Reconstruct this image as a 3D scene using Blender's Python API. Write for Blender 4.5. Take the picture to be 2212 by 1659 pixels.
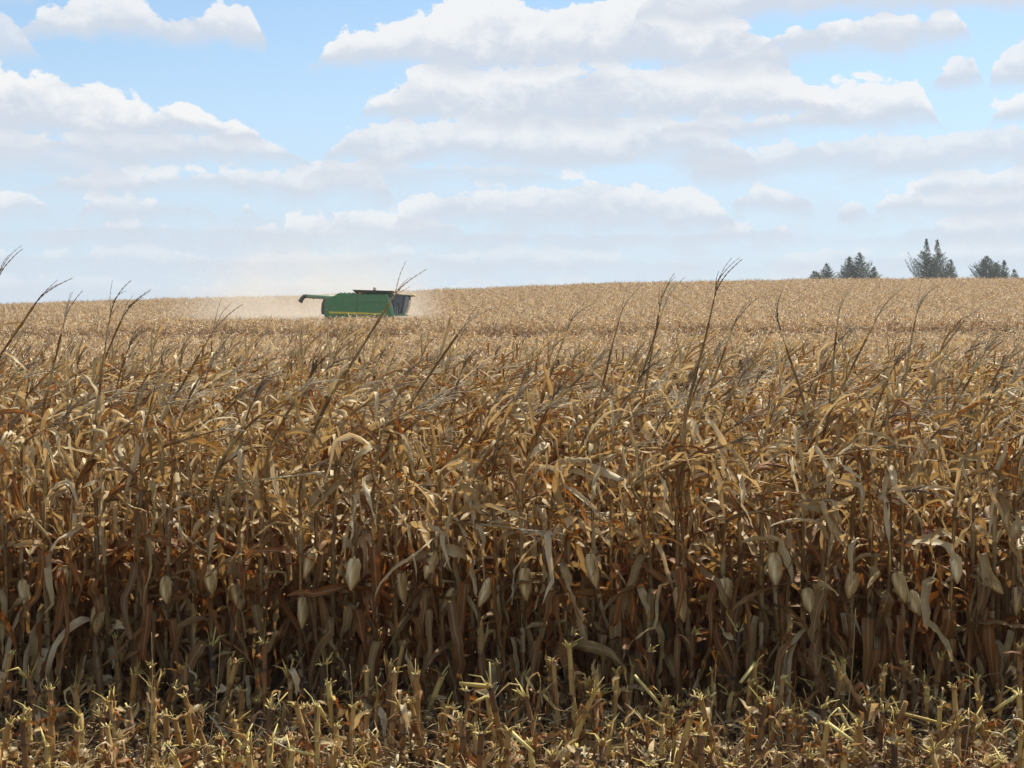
import bpy, math, random
import numpy as np
from mathutils import Vector, Matrix
R = math.radians
random.seed(7); rng = np.random.default_rng(7)
for o in list(bpy.data.objects): bpy.data.objects.remove(o)
S = bpy.context.scene; C = S.collection

# ------------------------------------------------------------------ camera
EYE = 2.83
cam = bpy.data.cameras.new('camera'); co = bpy.data.objects.new('camera', cam); C.objects.link(co)
cam.sensor_width = 36; cam.lens = 51.93; cam.clip_end = 9000; cam.clip_start = .1
co.location = (0, 0, EYE); co.rotation_euler = (R(90-1.62), 0, 0)
S.camera = co
def WX(px, d): return (px-1106)/3190*d                      # photo column (2212 wide) -> metres at distance d
def WZ(py, d): return EYE+(740-py)/3190*d                   # photo row -> height at distance d

# ------------------------------------------------------------------ light and sky
SUN_EL, SUN_AZ = 57, 38                                       # azimuth to the right of the view
sun = bpy.data.lights.new('sun', 'SUN'); so = bpy.data.objects.new('sun', sun); C.objects.link(so)
sun.energy = 5.0; sun.angle = R(.53); sun.color = (1, .94, .84)
sd = Vector((math.sin(R(SUN_AZ))*math.cos(R(SUN_EL)), math.cos(R(SUN_AZ))*math.cos(R(SUN_EL)), math.sin(R(SUN_EL))))
so.rotation_euler = sd.to_track_quat('Z', 'Y').to_euler()
S.view_settings.view_transform = 'Standard'; S.view_settings.look = 'None'
S.view_settings.exposure = 0.42; S.view_settings.gamma = 1; S.view_settings.use_curve_mapping = False

W = bpy.data.worlds.new('World'); S.world = W; W.use_nodes = True
nt = W.node_tree
class G:                                                     # small helper to write node maths
    def __init__(s, nt): s.nt = nt
    def new(s, t, **k):
        n = s.nt.nodes.new(t)
        for a, b in k.items(): setattr(n, a, b)
        return n
    def put(s, sock, v):
        if isinstance(v, bpy.types.NodeSocket): s.nt.links.new(v, sock)
        else: sock.default_value = v
    def m(s, op, a, b=None, c=None, clamp=False):
        n = s.new('ShaderNodeMath', operation=op, use_clamp=clamp)
        for i, v in enumerate((a, b, c)):
            if v is not None: s.put(n.inputs[i], v)
        return n.outputs[0]
    def vm(s, op, a, b=None, c=None):
        n = s.new('ShaderNodeVectorMath', operation=op)
        for i, v in enumerate((a, b, c)):
            if v is not None: s.put(n.inputs[i], v)
        return n.outputs[0]
    def xyz(s, x, y, z=0.0):
        n = s.new('ShaderNodeCombineXYZ')
        for i, v in enumerate((x, y, z)): s.put(n.inputs[i], v)
        return n.outputs[0]
    def noise(s, vec, scale, detail=4, rough=.55, dist=0.0):
        n = s.new('ShaderNodeTexNoise'); s.put(n.inputs['Vector'], vec)
        n.inputs['Scale'].default_value = scale; n.inputs['Detail'].default_value = detail
        n.inputs['Roughness'].default_value = rough; n.inputs['Distortion'].default_value = dist
        return n.outputs['Fac']
    def mix(s, f, a, b, bt='MIX'):
        n = s.new('ShaderNodeMix', data_type='RGBA', blend_type=bt)
        s.put(n.inputs[0], f); s.put(n.inputs[6], a); s.put(n.inputs[7], b)
        return n.outputs[2]
    def ramp(s, f, stops, interp='LINEAR'):
        n = s.new('ShaderNodeValToRGB'); e = n.color_ramp.elements; n.color_ramp.interpolation = interp
        while len(e) < len(stops): e.new(1.0)
        for i, (p, c) in enumerate(sorted(stops, key=lambda q: q[0])):
            e[i].position = p
            e[i].color = (c, c, c, 1) if not isinstance(c, tuple) else (*c, 1)
        s.put(n.inputs[0], f)
        return n.outputs[0]
    def sstep(s, v, a, b):
        n = s.new('ShaderNodeMapRange', interpolation_type='SMOOTHSTEP')
        s.put(n.inputs[0], v); n.inputs[1].default_value = a; n.inputs[2].default_value = b
        return n.outputs[0]
nt.nodes.clear(); g = G(nt)
bg = g.new('ShaderNodeBackground'); wo = g.new('ShaderNodeOutputWorld'); nt.links.new(bg.outputs[0], wo.inputs[0])
SKY = .1
bg.inputs[1].default_value = SKY
sky = g.new('ShaderNodeTexSky', sky_type='NISHITA', sun_disc=False)
sky.sun_elevation = R(SUN_EL); sky.sun_rotation = R(SUN_AZ); sky.altitude = 300
sky.air_density = 1.0; sky.dust_density = .6; sky.ozone_density = 2.0
tc = g.new('ShaderNodeTexCoord'); sp = g.new('ShaderNodeSeparateXYZ'); nt.links.new(tc.outputs['Generated'], sp.inputs[0])
dx, dy, dz = sp.outputs
az = g.m('ARCTAN2', dx, dy); el = g.m('ARCSINE', dz)
# sky chart: U = azimuth, V = angle below a line 13 degrees up; clouds sit at fixed compass bearings and elevations
U = g.m('MULTIPLY_ADD', az, 3.19, 1.106); V = g.m('MULTIPLY_ADD', el, -3.19, .740)
P = g.xyz(U, g.m('MULTIPLY', V, 1.5))
nA = g.m('SUBTRACT', g.noise(P, 5.5, 7, .58, .3), .5)
nB = g.m('SUBTRACT', g.noise(P, 17, 5, .6, .4), .5)
nS = g.m('SUBTRACT', g.noise(g.xyz(U, g.m('MULTIPLY', V, 3.4)), 6.5, 5, .55, .2), .5)
Uw = g.m('ADD', g.m('MULTIPLY_ADD', nB, .035, U), g.m('MULTIPLY', nA, .05))
Ur = g.m('DIVIDE', g.m('ADD', Uw, .1), 2.42)                 # ramps run from column -100 to 2320
WHITE = (7.1, 7.12, 7.1, 1); GREY = (4.9, 5.35, 6.05, 1)
skyc = g.mix(1.0, sky.outputs[0], (1.10, 1.14, 1.10, 1), 'MULTIPLY')
lowv = g.sstep(V, -.05, .70)
col = g.mix(g.m('MULTIPLY', lowv, .80), skyc, (4.35, 5.2, 6.5, 1))
# thin stretched cloud near the horizon
thin = g.m('MULTIPLY', g.sstep(nS, -.14, .16), g.sstep(V, .30, .50))
col = g.mix(g.m('MULTIPLY', thin, .40), col, (5.1, 5.5, 6.3, 1))
LAY = [  # base row, opacity, whiteness, profile (column, height) in thousandths of the chart
 (640, .22, .35, [(-100,40),(200,60),(380,25),(620,50),(900,30),(1200,55),(1500,35),(1750,70),(1900,40),(2300,60)]),
 (575, .32, .5, [(-100,45),(120,30),(300,55),(470,25),(700,38),(860,60),(1000,40),(1150,58),(1400,30),(1560,10),(1740,45),(1800,55),(1900,30),(2050,50),(2300,40)]),
 (515, .60, .6, [(900,10),(1000,32),(1200,25),(1500,20),(1545,28),(1570,35),(1640,40),(1690,42),(1705,10),(1860,10),(2000,40),(2150,55),(2300,40)]),
 (508, .62, .75, [(200,15),(300,35),(455,20),(480,30),(560,24),(600,38),(616,8),(622,38),(640,50),(700,58),(711,46),(718,58),(735,68),(800,72),(830,60),(890,52),(905,42),(920,48),(985,46),(1010,18),(1100,0)]),
 (470, .65, .8, [(-100,50),(40,54),(90,54),(130,34),(160,0),(195,0),(212,44),(300,50),(440,48),(460,30),(490,0),(520,20),(540,44),(560,20),(590,0)]),
 (480, .72, .7, [(850,0),(880,55),(960,84),(1100,88),(1200,94),(1235,108),(1290,112),(1340,94),(1400,86),(1475,70),(1490,78),(1525,56),(1560,36),(1600,0)]),
 (442, .7, .6, [(1575,0),(1600,26),(1625,44),(1645,50),(1690,32),(1740,16),(1760,0)]),
 (468, .7, .7, [(1795,0),(1815,24),(1850,32),(1862,8),(1880,36),(1900,52),(1960,66),(1970,44),(2020,48),(2200,60),(2300,60)]),
 (424, .65, .8, [(1940,0),(1975,40),(2020,54),(2075,50),(2095,40),(2150,54),(2300,58)]),
 (418, .75, .6, [(60,0),(150,28),(250,40),(300,44),(400,54),(480,62),(540,60),(570,66),(620,58),(670,66),(700,80),(740,84),(790,78),(820,70),(835,30),(860,0)]),
 (385, .5, .2, [(-100,95),(80,90),(200,50),(330,0),(660,0),(700,44),(830,50),(1000,46),(1150,30),(1260,0)]),
 (370, .72, .45, [(1480,0),(1540,32),(1640,56),(1700,72),(1860,84),(1980,74),(2050,84),(2150,92),(2300,80)]),
 (345, .85, .62, [(690,0),(722,44),(748,76),(800,96),(900,94),(1000,98),(1080,104),(1200,98),(1300,90),(1400,98),(1480,90),(1540,70),(1600,30),(1640,0)]),
 (348, .85, .55, [(-100,60),(20,66),(120,50),(300,60),(420,60),(500,66),(560,52),(600,40),(660,16),(700,0)]),
 (305, .95, .85, [(-100,142),(20,142),(60,130),(100,112),(112,124),(150,130),(200,116),(240,112),(262,104),(296,78),(310,88),(335,70),(352,60),(364,76),(400,76),(440,62),(462,54),(480,44),(520,46),(540,34),(570,14),(600,0)]),
 (292, .85, .85, [(1380,0),(1450,36),(1550,46),(1640,40),(1720,60),(1745,90),(1800,100),(1860,98),(1900,90),(1960,88),(1982,60),(2000,20),(2030,0),(2080,0),(2105,44),(2150,62),(2230,80),(2300,80)]),
 (255, .93, .72, [(765,0),(785,28),(810,44),(845,62),(866,92),(890,114),(950,116),(994,118),(1004,96),(1060,108),(1200,114),(1300,132),(1400,114),(1500,110),(1560,118),(1640,112),(1690,90),(1740,56),(1790,20),(1810,0)]),
 (200, .8, .6, [(1980,0),(2005,18),(2035,58),(2062,66),(2076,30),(2090,0),(2102,10),(2118,54),(2150,72),(2200,82),(2300,90)]),
 (145, .95, .75, [(670,0),(700,22),(722,54),(745,70),(800,74),(850,84),(885,104),(940,118),(1000,130),(1080,134),(1160,126),(1230,130),(1300,142),(1350,150),(1390,156),(1408,120),(1500,116),(1600,90),(1650,60),(1690,18),(1710,0)]),
 (150, .65, .15, [(-100,100),(0,92),(60,80),(100,40),(125,0)]),
 (105, .9, .65, [(82,0),(98,24),(120,50),(160,66),(190,82),(230,90),(265,96),(320,86),(350,66),(370,56),(420,66),(460,66),(490,84),(515,86),(550,70),(572,36),(588,0)]),
 (118, .92, .8, [(1610,0),(1680,40),(1700,56),(1800,66),(2000,66),(2040,60),(2058,24),(2070,0),(2165,0),(2180,60),(2300,70)]),
 (52, .9, .3, [(1360,0),(1395,52),(1420,90),(2300,100)]),
 (36, .7, .2, [(-100,90),(40,70),(90,36),(125,0)]),
]
shadeN = g.m('ADD', g.m('MULTIPLY', nA, 1.7), g.m('MULTIPLY', nB, 1.2))
nE = g.m('MULTIPLY_ADD', nA, .12, g.m('MULTIPLY', nB, .085))
for base, op, wh, prof in LAY:
    hr = g.ramp(Ur, [((x+100)/2420, min(1, h/200)) for x, h in prof])
    h = g.m('MULTIPLY_ADD', hr, .215, -.016)
    dv = g.m('SUBTRACT', base/1000, V)
    amp = g.m('MULTIPLY', hr, 4.0, clamp=True)
    top = g.m('SUBTRACT', g.m('MULTIPLY_ADD', nE, amp, h), dv)
    bot = g.m('MULTIPLY_ADD', nA, .13, dv)
    cov = g.m('MULTIPLY', g.sstep(top, -.001, .009), g.sstep(bot, -.040, .010))
    rel = g.m('DIVIDE', dv, g.m('MAXIMUM', h, .03))
    sh = g.m('MULTIPLY', g.sstep(g.m('ADD', rel, shadeN), .05, .8), .35+.65*wh)
    cov = g.m('MULTIPLY', cov, g.m('MULTIPLY', hr, 14.0, clamp=True))
    col = g.mix(g.m('MULTIPLY', cov, min(1, op**.6)), col, g.mix(sh, GREY, WHITE))
# broken cumulus for the rest of the sky, above and around the charted part
up = g.sstep(el, R(13.2), R(17))
pl = g.vm('DIVIDE', g.xyz(dx, dy, 0.0), g.xyz(g.m('MAXIMUM', dz, .05), g.m('MAXIMUM', dz, .05), 1.0))
cn = g.sstep(g.noise(pl, 1.1, 6, .55), .48, .60)
rest = g.m('MULTIPLY', cn, g.m('MAXIMUM', up, g.m('MULTIPLY', g.sstep(g.m('ABSOLUTE', az), .42, .6), g.sstep(el, 0.0, .1))))
col = g.mix(g.m('MULTIPLY', rest, .85), col, (5.6, 5.7, 6.0, 1))
nt.links.new(col, bg.inputs[0])
W.cycles.sampling_method = 'MANUAL'; W.cycles.sample_map_resolution = 512

cy = S.cycles
cy.max_bounces = 6; cy.diffuse_bounces = 4; cy.glossy_bounces = 2; cy.transmission_bounces = 4; cy.volume_bounces = 3
cy.transparent_max_bounces = 8; cy.use_denoising = True; cy.denoiser = 'OPENIMAGEDENOISE'; cy.denoising_input_passes = 'RGB_ALBEDO_NORMAL'; cy.denoising_prefilter = 'NONE'; cy.volume_step_rate = 1.0; cy.volume_max_steps = 64
cy.caustics_reflective = False; cy.caustics_refractive = False
try: cy.use_adaptive_sampling = True; cy.adaptive_threshold = .01
except Exception: pass

# ------------------------------------------------------------------ ground
RX = [WX(x, 210) for x in (-900, 0, 400, 640, 900, 1300, 1560, 1750, 2212, 3200)]
RZ = [WZ(y, 210)-2.25 for y in (668, 658, 645, 640, 628, 612, 607, 603, 601, 600)]
def ground0(x, y):
    x = np.asarray(x, float); y = np.asarray(y, float)
    r = np.interp(x, RX, RZ)
    k = np.clip((y-60)/40, 0, 1)*.0064*np.clip(x, -90, 90)
    a = np.interp(y, [0, 11, 20, 25, 32, 45, 55, 64, 75, 98, 106, 126], [0, 0, .20, .26, -.4, -2.0, -2.2, -1.65, -.9, 1.35, 2.35, 2.5])+k
    t = np.clip((y-126)/84, 0, 1)
    b = a*(1-t)+r*t
    c = np.clip((y-210), 0, None)
    far = b - 4.0*np.clip(c/90, 0, 1)**1.3 - 14*np.clip((y-300)/700, 0, 1)
    return np.where(y <= 210, b, far)
def ground(x, y):
    s = 0
    for d, w in ((-3, .15), (-1.5, .2), (0, .3), (1.5, .2), (3, .15)): s = s+w*ground0(x, np.asarray(y, float)+d)
    return s

# ------------------------------------------------------------------ mesh building
class MB:
    def __init__(s): s.v = []; s.f = []; s.t = []; s.uv = []; s.mi = []; s.n = 0
    def add(s, verts, faces, tone, uvs=None, mi=0):
        b = s.n; s.v.append(np.asarray(verts, float)); s.n += len(verts)
        s.t.append(np.full(len(verts), tone) if np.isscalar(tone) else np.asarray(tone, float))
        s.uv.append(np.zeros((len(verts), 2)) if uvs is None else np.asarray(uvs, float))
        s.f += [tuple(i+b for i in f) for f in faces]; s.mi += [mi]*len(faces)
    def join(s, o, mat=None, mi=None):
        v = o.verts()
        if mat is not None:
            v = v @ np.array(mat.to_3x3()).T + np.array(mat.translation)
        b = s.n; s.v.append(v); s.n += len(v); s.t.append(np.concatenate(o.t)); s.uv.append(np.concatenate(o.uv))
        s.f += [tuple(i+b for i in f) for f in o.f]; s.mi += (o.mi if mi is None else [mi]*len(o.f))
    def verts(s): return np.concatenate(s.v) if s.v else np.zeros((0, 3))
    def mesh(s, name, mats, smooth=True):
        me = bpy.data.meshes.new(name); v = s.verts()
        me.from_pydata([tuple(p) for p in v], [], s.f)
        a = me.attributes.new('tone', 'FLOAT', 'POINT'); a.data.foreach_set('value', np.concatenate(s.t).astype('f'))
        uv = np.concatenate(s.uv); l = me.uv_layers.new(name='UVMap')
        vi = np.empty(len(me.loops), 'i'); me.loops.foreach_get('vertex_index', vi)
        l.data.foreach_set('uv', uv[vi].astype('f').ravel())
        for m in mats: me.materials.append(m)
        me.polygons.foreach_set('material_index', np.array(s.mi, 'i'))
        if smooth: me.polygons.foreach_set('use_smooth', np.ones(len(s.f), bool))
        me.update(); return me
def nrm(v): return v/(np.linalg.norm(v)+1e-9)
UPV = np.array([0, 0, 1.])
def tube(mb, pts, rad, k=6, tone=.5, cap=True, mi=0):
    pts = [np.asarray(p, float) for p in pts]; n = len(pts)
    rad = [rad]*n if np.isscalar(rad) else rad; tone = [tone]*n if np.isscalar(tone) else tone
    V_, T_, UV_ = [], [], []
    d0 = nrm(pts[1]-pts[0]); ref = np.array([1., 0, 0]) if abs(d0[2]) > .8 else UPV
    L = 0
    for i, p in enumerate(pts):
        d = nrm(pts[min(i+1, n-1)]-pts[max(i-1, 0)]); a = nrm(np.cross(d, ref)); b = np.cross(d, a)
        if i: L += np.linalg.norm(p-pts[i-1])
        for j in range(k):
            th = 2*math.pi*j/k; V_.append(p+rad[i]*(math.cos(th)*a+math.sin(th)*b)); T_.append(tone[i]); UV_.append((j/k, L))
    F = [(i*k+j, i*k+(j+1) % k, (i+1)*k+(j+1) % k, (i+1)*k+j) for i in range(n-1) for j in range(k)]
    if cap: F += [tuple(range(k))[::-1], tuple((n-1)*k+j for j in range(k))]
    mb.add(V_, F, T_, UV_, mi)
def leaf(mb, base, az, el, L, Wd, tone, seg=12, ac=4, droop=1.0, kink=None, twist=0., curl=.8, wind=0., rnd=None, blunt=0., side0=None, mi=0, wave=1.6, crisp=1.0):
    q = rnd or random
    d = np.array([math.cos(az)*math.cos(el), math.sin(az)*math.cos(el), math.sin(el)])
    side = nrm(np.cross(d, UPV)) if side0 is None else side0
    p = np.asarray(base, float).copy(); ds = L/seg; V_, UV_, T_ = [], [], []
    ph = q.uniform(0, 6); fr = q.uniform(5, 9); jit = q.uniform(.07, .20)
    for i in range(seg+1):
        t = i/seg
        w = Wd*min(1, .55+2.2*t)*(max(0., 1-((t-.25)/.75)**2 if t > .25 else 1)**.75 if blunt == 0 else 1-(.35*t))
        w = max(w, Wd*.05)
        nn = nrm(np.cross(side, d)); th = curl*(1+.5*math.sin(ph+3*t))
        for j in range(ac+1):
            s = (j/ac*2-1)
            a = s*th
            off = side*(math.sin(a)/max(th, .05))*w/2 + nn*((1-math.cos(a))/max(th, .05))*w/2
            if abs(s) > .9: off = off + nn*wave*.10*Wd*math.sin(fr*6.28*t*L/.7+ph*(1+s))
            V_.append(p+off); UV_.append((j/ac, t*L/.1)); T_.append(tone)
        p = p+d*ds
        g_ = droop*(1.6*ds/.1)*.085
        d = d+np.array([wind*ds*1.5, 0, -g_])+np.array([q.gauss(0, 1), q.gauss(0, 1), q.gauss(0, .6)])*jit*math.sqrt(ds/.06)*.8
        if kink and kink[0] <= t < kink[0]+1/seg: d = nrm(d)*.25+np.array([q.uniform(-.25, .3), q.uniform(-.25, .25), -1.])
        if q.random() < crisp*1.9/seg: d = nrm(d)+np.array([q.gauss(0, .65), q.gauss(0, .65), q.gauss(-.45, .55)])
        d = nrm(d); side = nrm(side-d*np.dot(side, d))
        if twist:
            a = twist/seg*(1+.6*math.sin(ph*2+7*t)); side = nrm(side*math.cos(a)+np.cross(d, side)*math.sin(a))
    n = ac+1
    mb.add(V_, [(i*n+j, i*n+j+1, (i+1)*n+j+1, (i+1)*n+j) for i in range(seg) for j in range(ac)], T_, UV_, mi)

# ------------------------------------------------------------------ materials
def mat(name):
    m = bpy.data.materials.new(name); m.use_nodes = True; m.node_tree.nodes.clear(); return m, G(m.node_tree)
def finish(m, g, sh):
    o = g.new('ShaderNodeOutputMaterial'); m.node_tree.links.new(sh, o.inputs[0]); return m
def attr(g, n):
    a = g.new('ShaderNodeAttribute'); a.attribute_name = n; return a.outputs['Fac']
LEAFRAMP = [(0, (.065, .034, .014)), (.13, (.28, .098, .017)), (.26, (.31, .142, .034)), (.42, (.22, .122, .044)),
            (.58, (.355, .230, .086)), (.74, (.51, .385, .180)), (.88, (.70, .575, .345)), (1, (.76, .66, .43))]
def leaf_mat(name, trans=.30, fine=True):
    m, g = mat(name)
    t = attr(g, 'tone'); oi = g.new('ShaderNodeObjectInfo').outputs['Random']
    t = g.m('ADD', t, g.m('MULTIPLY_ADD', oi, .10, -.05))
    tc = g.new('ShaderNodeTexCoord')
    if fine:
        blot = g.noise(tc.outputs['Object'], 7, 4, .6)
        t = g.m('ADD', t, g.m('MULTIPLY_ADD', blot, .44, -.22))
    c = g.ramp(t, LEAFRAMP)
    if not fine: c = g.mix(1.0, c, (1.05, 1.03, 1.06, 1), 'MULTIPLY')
    if fine:
        s2 = g.new('ShaderNodeSeparateXYZ'); m.node_tree.links.new(tc.outputs['UV'], s2.inputs[0])
        vein = g.noise(g.xyz(g.m('MULTIPLY', s2.outputs[0], 26), g.m('MULTIPLY', s2.outputs[1], .45)), 1, 3, .7)
        c = g.mix(1.0, c, g.ramp(vein, [(.25, (.62, .58, .55)), (.5, (.95, .95, .95)), (.75, (1.25, 1.25, 1.2))]), 'MULTIPLY')
        rib = g.m('SUBTRACT', 1.0, g.sstep(g.m('ABSOLUTE', g.m('SUBTRACT', s2.outputs[0], .5)), .02, .09))
        c = g.mix(g.m('MULTIPLY', rib, .45), c, (.50, .42, .24, 1))
    pb = g.new('ShaderNodeBsdfPrincipled'); g.put(pb.inputs['Base Color'], c); pb.inputs['Roughness'].default_value = .55 if fine else .52
    pb.inputs['Specular IOR Level'].default_value = .35 if fine else .5
    if fine:
        bp = g.new('ShaderNodeBump'); bp.inputs['Strength'].default_value = .5; bp.inputs['Distance'].default_value = .004
        g.put(bp.inputs['Height'], vein); g.put(pb.inputs['Normal'], bp.outputs[0])
    tr = g.new('ShaderNodeBsdfTranslucent'); g.put(tr.inputs[0], g.mix(1.0, c, (1.08, .84, .55, 1), 'MULTIPLY'))
    mx = g.new('ShaderNodeMixShader'); mx.inputs[0].default_value = trans
    m.node_tree.links.new(pb.outputs[0], mx.inputs[1]); m.node_tree.links.new(tr.outputs[0], mx.inputs[2])
    return finish(m, g, mx.outputs[0])
M_leaf = leaf_mat('dry_leaf'); M_far = leaf_mat('dry_leaf_coarse', .30, False)
def simple(name, stops, rough=.6, scale=20, amp=.25, stretch=(1, 1, .15), spec=.4, bump=.3):
    m, g = mat(name)
    tc = g.new('ShaderNodeTexCoord'); t = attr(g, 'tone'); oi = g.new('ShaderNodeObjectInfo').outputs['Random']
    n = g.noise(g.vm('MULTIPLY', tc.outputs['Object'], stretch), scale, 5, .65)
    t = g.m('ADD', g.m('ADD', t, g.m('MULTIPLY_ADD', n, amp*2, -amp)), g.m('MULTIPLY_ADD', oi, .16, -.08))
    c = g.ramp(t, stops)
    pb = g.new('ShaderNodeBsdfPrincipled'); g.put(pb.inputs['Base Color'], c); pb.inputs['Roughness'].default_value = rough
    pb.inputs['Specular IOR Level'].default_value = spec
    if bump:
        b = g.new('ShaderNodeBump'); b.inputs['Strength'].default_value = bump; b.inputs['Distance'].default_value = .005
        g.put(b.inputs['Height'], n); g.put(pb.inputs['Normal'], b.outputs[0])
    return finish(m, g, pb.outputs[0])
M_stalk = simple('corn_stalk_skin', [(0, (.035, .020, .010)), (.2, (.17, .080, .026)), (.4, (.31, .17, .052)), (.6, (.43, .275, .082)), (.8, (.54, .39, .11)), (1, (.64, .52, .25))])
M_tass = simple('dry_tassel', [(0, (.08, .05, .03)), (.35, (.24, .17, .10)), (.7, (.40, .32, .20)), (1, (.56, .47, .32))], .8)
M_husk = simple('corn_husk', [(0, (.13, .07, .028)), (.3, (.36, .23, .085)), (.6, (.58, .42, .18)), (.85, (.76, .62, .34)), (1, (.86, .78, .55))], .6, 55, .32, (1, 1, .08), bump=.6)
M_pith = simple('cut_pith', [(0, (.14, .075, .022)), (.35, (.35, .22, .06)), (.65, (.54, .42, .11)), (1, (.70, .60, .24))], .7)
M_straw = simple('chopped_straw', [(0, (.05, .026, .012)), (.25, (.19, .09, .03)), (.5, (.32, .21, .085)), (.75, (.50, .38, .17)), (1, (.74, .66, .46))], .6)
m, g = mat('soil')
tc = g.new('ShaderNodeTexCoord'); n1 = g.noise(tc.outputs['Object'], 1.3, 8, .65); n2 = g.noise(tc.outputs['Object'], 14, 6, .7)
c = g.mix(n2, (.045, .03, .02, 1), (.17, .115, .065, 1)); c = g.mix(g.m('MULTIPLY', n1, .5), c, (.20, .15, .09, 1))
pb = g.new('ShaderNodeBsdfPrincipled'); g.put(pb.inputs['Base Color'], c); pb.inputs['Roughness'].default_value = .95
b = g.new('ShaderNodeBump'); b.inputs['Strength'].default_value = .8; b.inputs['Distance'].default_value = .05; g.put(b.inputs['Height'], n2); g.put(pb.inputs['Normal'], b.outputs[0])
M_soil = finish(m, g, pb.outputs[0])
def plain(name, col, rough=.4, metal=0., spec=.5, dirt=.2, dirtcol=(.25, .2, .14), scale=3., alpha=None):
    m, g = mat(name); tc = g.new('ShaderNodeTexCoord')
    n = g.noise(tc.outputs['Object'], scale, 6, .65)
    c = g.mix(g.m('MULTIPLY', g.sstep(n, .35, .8), dirt*2), (*col, 1), (*dirtcol, 1))
    pb = g.new('ShaderNodeBsdfPrincipled'); g.put(pb.inputs['Base Color'], c)
    pb.inputs['Roughness'].default_value = rough; pb.inputs['Metallic'].default_value = metal; pb.inputs['Specular IOR Level'].default_value = spec
    return finish(m, g, pb.outputs[0])

# ------------------------------------------------------------------ objects helpers
def link(name, me, parent=None, loc=(0, 0, 0), rot=(0, 0, 0)):
    o = bpy.data.objects.new(name, me); C.objects.link(o); o.parent = parent; o.location = loc; o.rotation_euler = rot; return o
def thing(name, label, cat, loc=(0, 0, 0), rz=0., group=None, me=None):
    o = bpy.data.objects.new(name, me); C.objects.link(o); o.location = loc; o.rotation_euler = (0, 0, rz)
    o['label'] = label; o['category'] = cat; o['kind'] = 'thing'
    if group: o['group'] = group
    return o

# ground sheet
xs = np.concatenate([[-3000, -1200, -500, -250], np.arange(-150, -40, 6), np.arange(-40, 40, 1.), np.arange(40, 151, 6), [250, 500, 1200, 3000]])
ys = np.concatenate([[-200, -60, -20], np.arange(0, 8, 1.), np.arange(8, 13, .12), np.arange(13, 60, .8), np.arange(60, 330, 3), [400, 550, 800, 1000, 1500, 2500, 5000]])
X, Y = np.meshgrid(xs, ys); Z = ground(X, Y)
Z = Z+np.where((Y > 8) & (Y < 13) & (abs(X) < 41), .02*np.sin(X*9+Y*7)+.015*np.sin(X*23+3*Y), 0)
mb = MB(); nx = len(xs)
mb.add(np.stack([X.ravel(), Y.ravel(), Z.ravel()], 1), [(j*nx+i, j*nx+i+1, (j+1)*nx+i+1, (j+1)*nx+i) for j in range(len(ys)-1) for i in range(nx-1)], .5)
o = link('ground', mb.mesh('ground', [M_soil])); o['kind'] = 'structure'

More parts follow.
